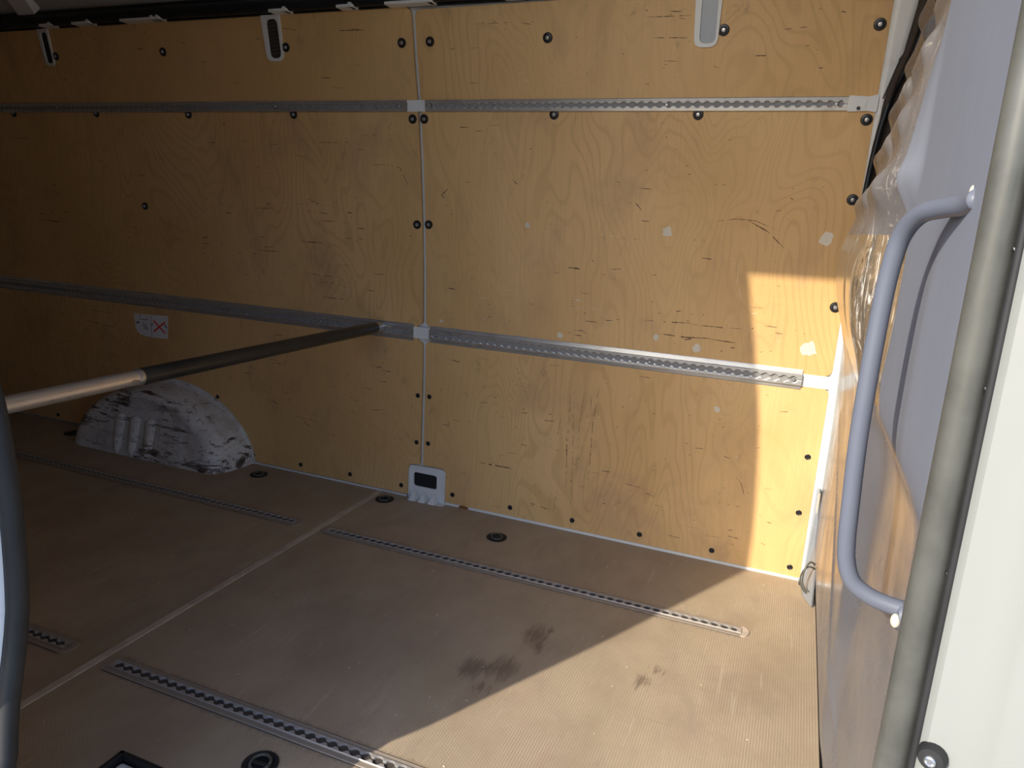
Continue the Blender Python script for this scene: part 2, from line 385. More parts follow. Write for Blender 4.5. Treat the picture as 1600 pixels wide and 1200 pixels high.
D = {"bolts":[[-1.5384,1.5092],[-1.0037,1.5094],[-0.4751,1.5077],[-0.0438,1.507],[0.0526,1.5073],[0.4251,1.5049],[0.9035,1.5062],[1.2653,1.5049],[-1.863,1.3127],[-1.3999,1.3123],[-0.942,1.3077],[-0.4812,1.3076],[-0.0254,1.2945],[0.0157,1.2946],[0.4442,1.3075],[0.8554,1.3074],[1.2706,1.2954],[-1.2276,0.9774],[-0.0239,0.9705],[0.0191,0.9728],[1.2683,1.1022],[1.2683,0.8193]],"screws":[[-0.0213,0.3833],[0.0245,0.3852],[-0.0215,0.2111],[0.0249,0.2142],[-0.9309,0.248],[-0.7576,0.033],[-0.5275,0.0345],[-0.3016,0.0376],[-0.0804,0.037],[0.1282,0.0414],[0.3495,0.0386],[0.5731,0.0394],[0.7996,0.0394],[1.0272,0.0366],[1.2557,0.0358],[1.2572,0.2108],[1.2582,0.3832],[-2.0934,0.0288],[-1.8684,0.0294]],"patch":[[0.3646,0.9892,0.01],[0.7975,0.9924,0.015],[1.2199,0.9996,0.02],[0.4879,0.6545,0.01],[0.7909,0.6823,0.009],[0.9125,0.6611,0.014],[1.2184,0.6973,0.022],[0.991,0.4871,0.01],[0.0663,0.6563,0.006]],"marks":[[[[-0.1335,1.1566],[-0.0811,1.1479],[-0.0527,1.0931]],1.6],[[[-0.1899,1.1533],[-0.1335,1.1566]],0.8],[[[0.9321,1.0299],[0.9829,1.0394],[1.0341,1.0368],[1.0865,1.0173]],1.2],[[[1.0173,1.0359],[1.0708,1.0096],[1.1176,0.9677]],2.0],[[[1.0048,0.9213],[1.0057,0.8674],[1.0268,0.8054]],-1.0],[[[0.5039,0.7461],[0.5968,0.7511],[0.6711,0.7028]],-0.7],[[[0.5362,0.5016],[0.5366,0.2858],[0.5442,0.1267]],1.1],[[[0.549,0.5033],[0.55,0.3967],[0.5653,0.1129],[0.5607,0.0847]],1.0],[[[0.5813,0.4972],[0.5725,0.3572],[0.5736,0.2041]],0.9],[[[0.6271,0.5036],[0.616,0.3749],[0.6169,0.2342],[0.6144,0.1853]],1.6],[[[0.6043,0.4731],[0.6057,0.4267]],1.0],[[[0.5077,0.3793],[0.4993,0.3125]],1.0],[[[0.5157,0.1483],[0.5044,0.0547]],0.9],[[[0.5312,0.3287],[0.5364,0.2594]],1.4],[[[0.7537,0.7312],[0.8152,0.7317],[0.89,0.7356]],2.2],[[[0.8904,0.7319],[0.9819,0.732],[1.0352,0.734]],1.6],[[[0.8091,0.6941],[0.8758,0.6918],[0.9495,0.6962]],2.4],[[[0.9497,0.6943],[1.0224,0.6912]],1.8],[[[0.8765,0.6841],[0.8947,0.69]],4],[[[1.0097,0.6764],[1.0206,0.6758]],3],[[[0.5035,0.8694],[0.5405,0.8683]],3],[[[0.6655,0.9682],[0.7135,0.9674]],1.2],[[[0.5987,0.9755],[0.6614,0.9717]],-0.8],[[[0.7209,1.0208],[0.7416,1.0201]],2],[[[0.7007,1.0686],[0.7169,1.0513]],3],[[[0.9019,0.9266],[0.9289,0.9249]],2],[[[-0.4239,0.7499],[-0.3286,0.7464]],1.4],[[[-0.4625,0.9934],[-0.3557,0.9875]],1.5],[[[-0.2924,0.9477],[-0.2229,0.9451]],2],[[[-0.7033,0.8424],[-0.5925,0.8451]],1.6],[[[-0.4985,0.8875],[-0.4025,0.8867]],2],[[[-0.4782,0.7753],[-0.3412,0.7702]],1.3],[[[-0.4126,0.6956],[-0.317,0.6951]],1.6],[[[-0.6869,0.9942],[-0.6152,0.9952]],1.4],[[[-0.4106,0.9632],[-0.3466,0.9643]],1.4],[[[-0.2402,1.5537],[-0.1827,1.5463]],1.3],[[[-0.4831,1.5629],[-0.4095,1.5529]],1.2],[[[-0.2883,1.5485],[-0.1712,1.5459]],1.4],[[[0.2016,1.5468],[0.3174,1.547]],1.1],[[[0.7012,1.5435],[0.818,1.5429]],1.3],[[[0.7211,1.4949],[0.8139,1.4918]],1.4],[[[1.0495,1.5022],[1.1041,1.5057]],1.3],[[[1.1764,1.5356],[1.1866,1.5338]],2],[[[0.9872,1.4454],[1.0153,1.4447]],1.8],[[[0.3755,1.5399],[0.3466,1.5443]],1],[[[-0.4243,1.2216],[-0.296,1.2212]],1.1],[[[-0.2265,1.2437],[-0.1583,1.2443]],1.1],[[[-0.0408,0.3431],[-0.0533,0.3271]],1],[[[0.2288,0.1793],[0.3483,0.1803]],3],[[[0.4206,0.0697],[0.495,0.0596]],2],[[[1.0701,0.287],[1.087,0.2698],[1.1009,0.2316]],1.4],[[[0.7343,0.2017],[0.7866,0.1967]],1.4],[[[0.8044,0.1829],[0.8336,0.1758]],1.4],[[[0.8882,0.057],[0.9286,0.0552]],1.2],[[[1.0281,0.1961],[1.0999,0.1943]],1],[[[-0.0309,1.2016],[-0.0157,1.1826]],1.3],[[[0.7537,1.4393],[0.793,1.4369]],1],[[[-1.8499,0.8951],[-1.7152,0.8941]],1.4],[[[-1.7908,0.8981],[-1.728,0.8882]],2.2],[[[-1.8351,0.9221],[-1.7972,0.9187]],2],[[[-1.6373,0.4863],[-1.4702,0.4708]],2],[[[-1.6115,0.5356],[-1.4815,0.5293]],1.6],[[[-1.9247,1.22],[-1.81,1.2188]],1.2],[[[-0.9617,0.8519],[-0.9146,0.8524]],1.5],[[[-1.7033,0.4291],[-1.7026,0.4067]],1.5],[[[0.0917,1.0882],[0.0682,1.0676],[0.084,1.0544]],2.5],[[[0.3117,1.1241],[0.3288,1.1097]],2],[[[0.0893,0.7708],[0.1177,0.769]],2.5],[[[-0.1944,0.4534],[-0.16,0.4882]],1.4],[[[0.1052,0.528],[0.1369,0.523]],2],[[[-0.5549,0.2261],[-0.4369,0.2192]],1],[[[-0.5104,0.2127],[-0.4839,0.1966]],3],[[[-0.66,0.2741],[-0.6298,0.2607]],2.5],[[[-0.2123,0.3031],[-0.1584,0.3089]],1.2]]}

# ================================================================ SETTING
XL, XR = -2.75, 1.335          # rear doors, bulkhead
# far side wall: the white body metal behind the plywood
wall_back = ob('wall_back', sheet([(XL, -.05), (1.56, -.05), (1.56, 1.66), (XL, 1.66)], -.05, -.014), 'white', kind='structure')
# floor slab and its two film-faced panels
fl = bmesh.new(); box(fl, (XL, -1.75, -.12), (1.45, .05, -.022)); floor = ob('floor', fl, 'bracket', kind='structure')
def floor_map(x, y, n): return Vector((x, y, n))
def floor_panel(outline):
    bm = bmesh.new(); f = bm.faces.new([bm.verts.new((x, y, -.020)) for x, y in outline])
    r = bmesh.ops.extrude_face_region(bm, geom=[f])
    for v in r['geom']:
        if isinstance(v, bmesh.types.BMVert): v.co.z = 0
    return ob('floor_panel', bm, 'floor', floor)
SEAM = -.163
floor_panel([(XL, -1.70), (SEAM - .006, -1.70), (SEAM - .006, -.004), (XL, -.004)])
notch = fillet([(SEAM + .006, -1.70), (.118, -1.70), (.118, -1.343), (.255, -1.343), (.255, -1.70), (1.330, -1.70), (1.330, -.06), (1.285, -.03), (1.285, -.004), (.112, -.004), (.100, -.030), (-.042, -.030), (-.046, -.004), (SEAM + .006, -.004)],
               [0, 0, .012, .012, 0, 0, 0, 0, 0, 0, .01, .01, 0, 0])
floor_panel(notch)
b = bmesh.new(); box(b, (SEAM - .0095, -1.70, -.015), (SEAM + .0095, -.01, .0022), bev=.0007); ob('joint_strip', b, 'strip', floor)
# roof: pale inner skin with cove and bows
b = bmesh.new()
prof = [(.05, 1.650), (-.14, 1.660), (-.19, 1.705), (-.25, 1.81), (-.36, 1.92), (-.6, 1.99), (-1.70, 2.00), (-1.70, 2.10), (.05, 2.10)]
for x0, x1 in ((XL, 1.9),):
    A = [b.verts.new((x0, y, z)) for y, z in prof]; B = [b.verts.new((x1, y, z)) for y, z in prof]
    for i in range(len(prof)):
        j = (i + 1) % len(prof); b.faces.new((A[i], A[j], B[j], B[i]))
    b.faces.new(A); b.faces.new(B)
ceiling = ob('ceiling', b, 'grey', kind='structure')
for xb in (-1.62, -.53, .86):
    path = [(-.150, 1.655), (-.165, 1.675), (-.20, 1.715), (-.265, 1.80), (-.37, 1.905), (-.62, 1.975), (-1.55, 1.985)]
    b = bmesh.new(); prev = None
    for y, z in path:
        cur = [b.verts.new((xb + dx, y + dy, z + dz)) for dx, dy, dz in ((-.06, .0, .012), (-.045, -.012, -.010), (.045, -.012, -.010), (.06, .0, .012))]
        if prev:
            for i in range(3): b.faces.new((prev[i], prev[i+1], cur[i+1], cur[i]))
        prev = cur
    ob('roof_bow', b, 'white', ceiling, smooth=True)
b = tube(smooth_path([(-1.70, -.30, 1.765), (-1.63, -.25, 1.735), (-1.60, -.20, 1.70), (-1.585, -.165, 1.672)]), .0022, 6); ob('roof_wire', b, 'black', ceiling)
# rear end
b = bmesh.new(); box(b, (XL - .06, -1.7, -.1), (XL, .05, 2.05)); ob('wall_left', b, 'grey', kind='structure')
# near side wall, left of the doorway: inner lining
b = bmesh.new()
for (z0, z1) in ((-.1, 1.0), (1.0, 1.45), (1.45, 2.05)):
    A = []
    for z in (z0, z1):
        y = -1.66 - P(z); A.append([b.verts.new((x, yy, z)) for x in (XL, .12) for yy in (y - .05, y)])
    a, c = A
    b.faces.new((a[0], a[2], c[2], c[0])); b.faces.new((a[1], a[3], c[3], c[1])); b.faces.new((a[2], a[3], c[3], c[2])); b.faces.new((a[0], a[1], c[1], c[0]))
ob('wall_front', b, 'ply', kind='structure')

# ---- doorway: rear pillar, header, front pillar
JZ = [(-.15, .310, -1.72), (.10, .300, -1.70), (.18, .292, -1.680), (.2573, .281, -1.64), (.3137, .2642, -1.62), (.3625, .258, -1.605), (.41, .2517, -1.59), (.4595, .2479, -1.58), (.5878, .2437, -1.573), (.668, .2383, -1.573), (.73, .231, -1.573), (.80, .210, -1.57), (.9, .195, -1.57), (1.1, .190, -1.565), (1.3, .180, -1.56), (1.5, .16, -1.545), (1.66, .14, -1.53), (1.9, .11, -1.50), (2.0, .10, -1.49)]
# the pillar's unseen outer edge, shaped so that its shadow meets floor and plywood
JO = [(h, x, -1.735) for h, x in ((-.15, .15), (.34, .184), (.47, .207), (.59, .205), (.77, .203), (.93, .194), (1.14, .183), (1.336, .18), (1.536, .166), (1.69, .149), (1.90, .113), (2.05, .087), (2.2, .06))]
def pillar_outer(z, dx, dy):
    return Vector((slerp([(a, b_) for a, b_, c in JO], z) + dx, slerp([(a, c) for a, b_, c in JO], z) + dy, z))
def pillar_rear(z, dx, dy):
    x = slerp([(a, b_) for a, b_, c in JZ], z); y = slerp([(a, c) for a, b_, c in JZ], z); return Vector((x + dx, y + dy, z))
zs = [-.15 + i * .03 for i in range(75)]
b = bmesh.new(); prof = [(-.014, .004), (-.016, -.006), (-.022, -.012), (-.030, -.014)]; outer = [(-.02, .03), (-.006, .012), (0, 0), (-.012, -.03), (-.5, -.05)]; back = [(-.5, .0), (-.10, .03), (-.02, .01)]
rows = [[b.verts.new(pillar_rear(z, *p)) for p in prof] + [b.verts.new(pillar_outer(z, *p)) for p in outer] + [b.verts.new(pillar_rear(z, *p)) for p in back] for z in zs]
prof = prof + outer + back
for A, B in zip(rows, rows[1:]):
    for i in range(len(prof)): j = (i + 1) % len(prof); b.faces.new((A[i], A[j], B[j], B[i]))
ob('trim_1', b, 'white', kind='structure', smooth=True)['label'] = 'white painted rear pillar of the side doorway, at the left frame edge'
t = thing('door_seal', 'dark bulging rubber seal on the left edge of the doorway', 'rubber seal', pillar_rear(.0, 0, 0), 'rubber seals of the doorway')
ob('bulb', tube([pillar_rear(z, -.002, 0) for z in zs[4:-6]], .0135, 14), 'seald', t, smooth='all')
ob('lip', tube([pillar_rear(z, -.013, -.005) for z in zs[4:-6]], .0045, 8), 'seald', t, smooth='all')
# header over the doorway
b = bmesh.new(); HZ = .92 + (1.60 - .026) / math.cos(math.atan(TAN_AZ)) * TAN_EL + .010
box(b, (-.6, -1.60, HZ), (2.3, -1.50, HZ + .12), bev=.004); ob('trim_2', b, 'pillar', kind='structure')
# front pillar
FP = [(1.300, -1.545), (1.3008, -1.576), (1.3020, -1.587), (1.306, -1.5935), (1.318, -1.597), (1.334, -1.602), (1.341, -1.611), (1.348, -1.617), (1.368, -1.620), (1.380, -1.632), (1.388, -1.652), (1.412, -1.662), (1.440, -1.668), (1.452, -1.70), (1.470, -1.76), (1.53, -1.80), (2.3, -1.82), (2.3, -1.70), (1.5, -1.60), (1.40, -1.54), (1.318, -1.54)]
b = bmesh.new(); rows = []
zz = [-.4 + i * .04 for i in range(60)]
for z in zz:
    lean = .0 if z < 1.1 else (z - 1.1) ** 2 * .12
    bow = 0
    rows.append([b.verts.new((x + 0, y + lean + (bow if i > 9 and i < 16 else 0), z)) for i, (x, y) in enumerate(FP)])
for A, B in zip(rows, rows[1:]):
    for i in range(len(FP)): j = (i + 1) % len(FP); b.faces.new((A[i], A[j], B[j], B[i]))
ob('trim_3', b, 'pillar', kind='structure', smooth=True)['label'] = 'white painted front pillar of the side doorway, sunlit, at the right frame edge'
t = thing('door_seal', 'thick olive grey rubber seal in front of the sunlit white pillar', 'rubber seal', (1.289, -1.572, -.2), 'rubber seals of the doorway')
def fseal(dx, dy): return [(1.289 + dx, -1.572 + dy + (0 if z < 1.1 else (z - 1.1) ** 2 * .12), z) for z in zz]
ob('bulb', tube(fseal(0, 0), .0120, 20), 'seal', t, smooth='all')
ob('lip', tube(fseal(.0122, -.0125), .0034, 10), 'seald', t, smooth='all')  # added dark strip for the shadowed gap beside the seal
b = bmesh.new()
for z in (.765, .905, 1.0, 1.10):
    r = bmesh.ops.create_icosphere(b, subdivisions=1, radius=.0022)
    for v in r['verts']: v.co += Vector((1.2985, -1.5835, z))
ob('vent_hole', b, 'black', t, kind='stuff')
# rubber door stop on the front pillar
bpos = Vector((1.3105, -1.5955, .622))
t = thing('door_stop', 'round black rubber stop bolted low on the white pillar', 'rubber stop', bpos)
nrm = Vector((-.35, -.93, .0)).normalized(); q = nrm.to_track_quat('Z', 'Y').to_matrix().to_4x4()
def place(bm, pos, rot=None):
    bm.transform((Matrix.Translation(pos) @ (rot if rot is not None else Matrix.Identity(4)))); return bm
ob('rubber_pad', place(lathe([(.0105, -.004), (.0105, .003), (.0085, .007), (.0045, .0075), (.0, .0072)]), bpos, q), 'seald', t, smooth=True)
ob('screw', place(lathe([(.0042, .006), (.0042, .0095), (.003, .0105), (.0022, .0095), (0, .0095)], 12), bpos, q), 'steel', t, smooth=True)

# ---- ground outside
b = bmesh.new(); box(b, (-9, -12, -.80), (9, 3, -.70)); ob('ground', b, 'ground', kind='structure')
# outer roof and sill
b = bmesh.new(); box(b, (-.6, -1.86, -.16), (2.3, -1.66, -.012), bev=.006); ob('trim_4', b, 'white', kind='structure')

# ---- bulkhead (right wall)
GF = [(0, 1.335), (.05, 1.330), (.13, 1.312), (.17, 1.309), (.45, 1.309), (.7, 1.303), (.8, 1.296), (.9, 1.286), (1.0, 1.288), (1.1, 1.303), (1.21, 1.331), (1.43, 1.367), (1.56, 1.388), (1.95, 1.43)]
GM = [(0, 1.335), (.05, 1.330), (.13, 1.311), (.17, 1.307), (.45, 1.304), (.62, 1.300), (.72, 1.291), (.81, 1.270), (.87, 1.252), (.93, 1.243), (.97, 1.244), (1.005, 1.254), (1.05, 1.268), (1.09, 1.280), (1.12, 1.291), (1.22, 1.306), (1.31, 1.323), (1.38, 1.334), (1.5, 1.346), (1.95, 1.39)]
GN = [(0, 1.335), (.05, 1.332), (.13, 1.322), (.20, 1.321), (.5, 1.323), (.66, 1.322), (.715, 1.316), (.755, 1.302), (.80, 1.297), (1.0, 1.297), (1.3, 1.297), (1.95, 1.297)]
def sst(a, b_, x):
    t = max(0, min(1, (x - a) / (b_ - a))); return t * t * (3 - 2 * t)
def bulk(y, z):
    f, m, n = slerp(GF, z), slerp(GM, z), slerp(GN, z)
    m -= .040 * max(0, -.5 - y) * sst(1.0, 1.1, z)
    a = sst(-.26, -.36, y); g = f + (m - f) * a
    c = sst(-.90, -1.02, y) if z < 1.0 else sst(-.90 - .08 * sst(1.0, 1.1, z), -1.02 - .06 * sst(1.0, 1.1, z), y); g = g + (n - g) * c
    if z > 1.0:       # pressed horizontal ribs in two columns
        k = min(1, (z - 1.0) / .05)
        r = (.5 - .5 * math.cos(2 * PI * (z - 1.035) / .093)) ** 1.4
        col = sst(-.30, -.34, y) * sst(-.70, -.66, y) + .8 * sst(-.77, -.80, y) * sst(-.98, -.95, y)
        g -= .017 * r * col * k
    flute = math.exp(-((y + .735) / .022) ** 2) + .8 * math.exp(-((y + 1.01) / .025) ** 2)
    g += .007 * flute * sst(.80, .9, z)
    # shallow swage lines on the lower panel
    g -= .0035 * math.exp(-((z - (.33 + (y + .8) * .55)) / .010) ** 2) * sst(-.25, -.35, y) * sst(.16, .2, z) * sst(.74, .68, z)
    return g
ny, nz = 230, 270
ys = [.0 - 1.535 * i / ny for i in range(ny + 1)]; zs2 = [2.02 * j / nz for j in range(nz + 1)]
verts = [(bulk(y, z), y, z) for z in zs2 for y in ys]; N = ny + 1
faces = [(j*N + i, j*N + i + 1, (j+1)*N + i + 1, (j+1)*N + i) for j in range(nz) for i in range(ny)]
me = bpy.data.meshes.new('wall_right'); me.from_pydata(verts, [], faces)
me.materials.append(MAT['bulk']); me.materials.append(MAT['worn']); me.materials.append(MAT['brown']); me.materials.append(MAT['ribs'])
for p in me.polygons:
    y, z = p.center.y, p.center.z
    if -1.02 < y < -.33 and .80 - .06 * (-y - .33) < z < 1.012: p.material_index = 1
    elif y > -.34 and z > .985: p.material_index = 2  # far corner: shade and reflected wood put in the colour
    elif y > -1.005 and z > 1.0: p.material_index = 3
wall_right = ob('wall_right', me, None, smooth='all', kind='structure')
b = bmesh.new(); box(b, (1.45, -1.6, -.05), (1.50, .05, 2.05)); ob('trim_5', b, 'grey', kind='structure')
ob('corner_shade_panel', sheet([(1.2925, .95), (1.45, .95), (1.45, 1.62), (1.347, 1.62), (1.3265, 1.43), (1.3095, 1.35), (1.2985, 1.27), (1.2925, 1.2)], -.010, .000), 'brown', wall_right)  # added dark sheet; its brown stands for the shaded corner
# rubber gasket and flange pipe between bulkhead and body
t = thing('bulkhead_gasket', 'black rubber gasket between grey bulkhead and white body corner', 'gasket', (1.39, -.1, 1.6))
ob('rubber_strip', tube(smooth_path([(1.374, -.16, 1.62), (1.350, -.135, 1.45), (1.320, -.10, 1.36), (1.305, -.095, 1.28), (1.2975, -.085, 1.2), (1.2935, -.08, 1.12), (1.289, -.08, 1.03), (1.280, -.085, .96), (1.272, -.085, .90)]), .0065, 10, squash=(1, 1)), 'duct', t, smooth='all')
ob('flange', tube(smooth_path([(1.356, -.14, 1.60), (1.338, -.13, 1.46), (1.318, -.11, 1.38), (1.309, -.095, 1.33), (1.308, -.085, 1.29)]), .0085, 10), 'brown', t, smooth='all')

# ================================================================ FAR WALL LINING
TH = .009
gap = .0105
cols = [(XL + .01, -.0060), (.0065, 1.287)]
def screw_heads():
    a = bpy.data.meshes.new('washer'); bm = lathe([(.0142, 0), (.0142, .002), (.0125, .0042), (.0085, .0048), (.0070, .0035), (.0, .0034)], 20); bm.to_mesh(a); bm.free()
    c = bpy.data.meshes.new('bolt'); bm = lathe([(.0056, .003), (.0056, .0058), (.0042, .0072), (.0022, .0074), (.0016, .0062), (0, .0062)], 12); bm.to_mesh(c); bm.free()
    d = bpy.data.meshes.new('screw'); bm = lathe([(.0085, 0), (.0085, .0014), (.0072, .0022), (.0058, .0016), (.0052, .0005), (0, .0005)], 16); bm.to_mesh(d); bm.free()
    for m_, k in ((a, 'black'), (c, 'steel'), (d, 'black')):
        m_.materials.append(MAT[k]); m_['local'] = 1
        for f in m_.polygons: f.use_smooth = True
        m_.set_sharp_from_angle(angle=math.radians(40))
    return a, c, d
MW, MB, MS = screw_heads()
def wrot(z):
    a = Pn(z); return Vector((0, a[0], a[1])).to_track_quat('Z', 'Y').to_euler()
def put(mesh, name, x, z, parent, n=TH):
    o = bpy.data.objects.new(name, mesh); COL.objects.link(o); o.parent = parent
    o.location = wp(x, z, n); o.rotation_euler = wrot(z); return o
panels = []
def panel(name_lbl, outline, rad):
    # lining faces lie on the surface P(z) at n = 0 .. so the slab spans -TH .. 0
    o = ob('plywood_panel', sheet(fillet(outline, rad), -TH, 0), 'ply', wall_back); o['label'] = name_lbl
    xs = [p[0] for p in outline]; zs_ = [p[1] for p in outline]
    panels.append((o, min(xs), max(xs), min(zs_), max(zs_))); return o
(xa, xb), (xc, xd) = cols
panel('narrow top plywood panel left of the white seam', [(xa, 1.335), (xb, 1.335), (xb, 1.600), (xa, 1.600)], [0, .004, .022, 0])
panel('narrow top plywood panel right of the white seam', [(xc, 1.335), (xd, 1.335), (xd, 1.600), (xc, 1.592)], [.004, .02, .02, .022])
panel('large middle plywood panel left of the white seam', [(xa, .62), (-.026, .62), (-.026, .632), (xb, .640), (xb, 1.326), (xa, 1.326)], [0, .002, .006, .012, .02, 0])
panel('large middle plywood panel right of the white seam', [(.020, .62), (xd - .09, .62), (xd - .09, .624), (xd, .624), (xd, 1.326), (xc, 1.326), (xc, .640), (.020, .634)], [0, 0, 0, .022, .02, .012, .012, .006])
arch = []
for i in range(0, 25):
    a = PI * (1 - i / 24); arch.append((-1.168 + .414 * math.cos(a), .282 * (max(0, math.sin(a)) ** 1.08) + .008))
panel('lower plywood panel left of the white seam, cut around the wheel arch', [(xa, .008)] + arch + [(-.052, .008), (-.052, .118), (-.040, .127), (xb, .130), (xb, .572), (-.026, .580), (-.026, .60), (xa, .60)], [0] + [0] * 25 + [0, .006, .01, 0, .012, .006, 0, 0])
panel('lower plywood panel right of the white seam, partly sunlit', [(xc, .130), (.086, .130), (.098, .118), (.100, .008), (xd, .008), (xd, .588), (xd - .065, .590), (xd - .065, .60), (.020, .60), (.020, .580), (xc, .572)], [0, .01, .01, 0, .008, .02, .004, 0, 0, .006, .012])
def owner(x, z):
    for o, a, b_, c, d in panels:
        if a - .02 <= x <= b_ + .02 and c - .03 <= z <= d + .03: return o
    return panels[0][0]
for x, z in D['bolts']:
    p = owner(x, z); w_ = put(MW, 'washer', x, z, p, 0); put(MB, 'bolt', x, z, p, 0)
for x, z in D['screws']:
    put(MS, 'screw', x, z, owner(x, max(z, .02)), 0)
# filler patches and scratches: thin marks on the panels
for x, z, r in D['patch']:
    pts = []
    for k in range(14):
        a = 2 * PI * k / 14; rr = r * (.65 + .5 * random.random()); pts.append((x + rr * math.cos(a), z + rr * math.sin(a) * 1.05))
    ob('filler_patch', sheet(pts, 0, .0004), 'filler', owner(x, z))
sc = {}
def ribbon(key, pts, wd):
    bm = sc.setdefault(key, bmesh.new()); L = []
    dense = []
    for (a, b_) in zip(pts, pts[1:]):
        n = max(2, int(math.dist(a, b_) / .006))
        for k in range(n): t = k / n; dense.append((a[0] + (b_[0]-a[0])*t, a[1] + (b_[1]-a[1])*t))
    dense.append(pts[-1]); n = len(dense)
    prev = None; brk = 0
    for i, p in enumerate(dense):
        a = dense[max(i-1, 0)]; c = dense[min(i+1, n-1)]; dx, dz = c[0]-a[0], c[1]-a[1]; l = math.hypot(dx, dz) or 1
        e = math.sin(PI * (i + .5) / n) ** .5
        w_ = wd * .5 * e * (.45 + random.random())
        if brk > 0: brk -= 1; prev = None; continue
        if random.random() < .10 and n > 8: brk = random.randint(1, 2)
        cur = (bm.verts.new(wp(p[0] - dz/l*w_, p[1] + dx/l*w_, .00025)), bm.verts.new(wp(p[0] + dz/l*w_, p[1] - dx/l*w_, .00025)))
        if prev: bm.faces.new((prev[0], prev[1], cur[1], cur[0]))
        prev = cur
for pts, wd in D['marks']:
    x, z = pts[0]; o = owner(x, z)
    ribbon((o.name, wd < 0), pts, abs(wd) * .0013)
zones = [(-1.0, -.15, .72, 1.05, 46), (-.1, .1, .65, 1.1, 6), (.1, 1.2, .66, .80, 34), (-1.8, -1.2, .8, 1.15, 26), (-1.5, -.6, .36, .54, 26), (-.7, -.1, .15, .55, 26),
         (.05, 1.2, .06, .56, 60), (.1, 1.2, .85, 1.3, 20), (-1.6, -.1, 1.37, 1.57, 16), (.1, 1.2, 1.37, 1.56, 16), (-.9, -.1, 1.1, 1.3, 10)]
for x0, x1, z0, z1, n in zones:
    for k in range(int(n * 2.2)):
        x, z = random.uniform(x0, x1), random.uniform(z0, z1); l = random.choice((.003, .004, .006, .008, .012, .03)) * random.uniform(.6, 1.4)
        if x + l > x1 + .03 or abs(x + l) < .02: continue
        ribbon((owner(x, z).name, random.random() < .15), [(x, z), (x + l, z + random.uniform(-.004, .004))], random.uniform(.0006, .0024))
for (nm, pale), bm in sc.items():
    ob('pale_scratches' if pale else 'scratch_marks', bm, 'pale' if pale else 'scratch', bpy.data.objects[nm], kind='stuff')
# white steel flange between plywood foot and floor, right half
b = sheet([(.10, -.002), (1.285, -.002), (1.285, .0075), (.10, .0075)], -TH, .003); ob('foot_flange', b, 'white', wall_back)
b = sheet([(-.75, -.002), (-.055, -.002), (-.055, .006), (-.75, .006)], -TH, .003); ob('foot_flange', b, 'white', wall_back)
b = sheet([(.155, -.002), (.19, -.004), (.195, .006), (.175, .010), (.158, .006)], .003, .006); ob('rust_spot', b, 'rust', wall_back)
# body corner past the plywood
b = bmesh.new(); prev = None
for i in range(40):
    z = -.02 + i * .05
    x1 = lerp([(0, 1.318), (.6, 1.315), (.8, 1.305), (.95, 1.291), (1.2, 1.291), (1.27, 1.297), (1.35, 1.308), (1.43, 1.325), (1.6, 1.345), (2, 1.38)], z)
    y0 = P(z)
    cur = [b.verts.new((1.278, y0 + .012, z)), b.verts.new((1.291, y0 - .002, z)), b.verts.new((min(1.303, x1 - .0002), y0 - .004, z)), b.verts.new((min(x1 - .0001, max(1.307, x1 - .012)), y0 + .0, z)), b.verts.new((x1, y0 - .002, z)), b.verts.new((x1 + .004, y0 + .03, z))]
    if prev:
        for k in range(5): b.faces.new((prev[k], prev[k+1], cur[k+1], cur[k]))
    prev = cur
ob('corner_post', b, 'white', wall_back, smooth='all')
b = sheet([(1.318, 1.415), (1.326, 1.418), (1.332, 1.437), (1.326, 1.442), (1.318, 1.43)], .016, .018); ob('slot', b, 'black', wall_back)
b = sheet([(1.297, 1.345), (1.300, 1.343), (1.322, 1.425), (1.318, 1.425)], .016, .018); ob('slot', b, 'black', wall_back)
# white crossing plates between the rail ends
def cross(x0, x1, z0, z1, r):
    ob('cross_plate', sheet(fillet([(x0, z0), (x1, z0), (x1, z1), (x0, z1)], r), -TH + .001, .0012), 'white', wall_back)
cross(-.041, .024, .588, .627, .004); cross(-.043, .024, 1.316, 1.349, .003); cross(1.20, 1.289, .588, .624, .004)

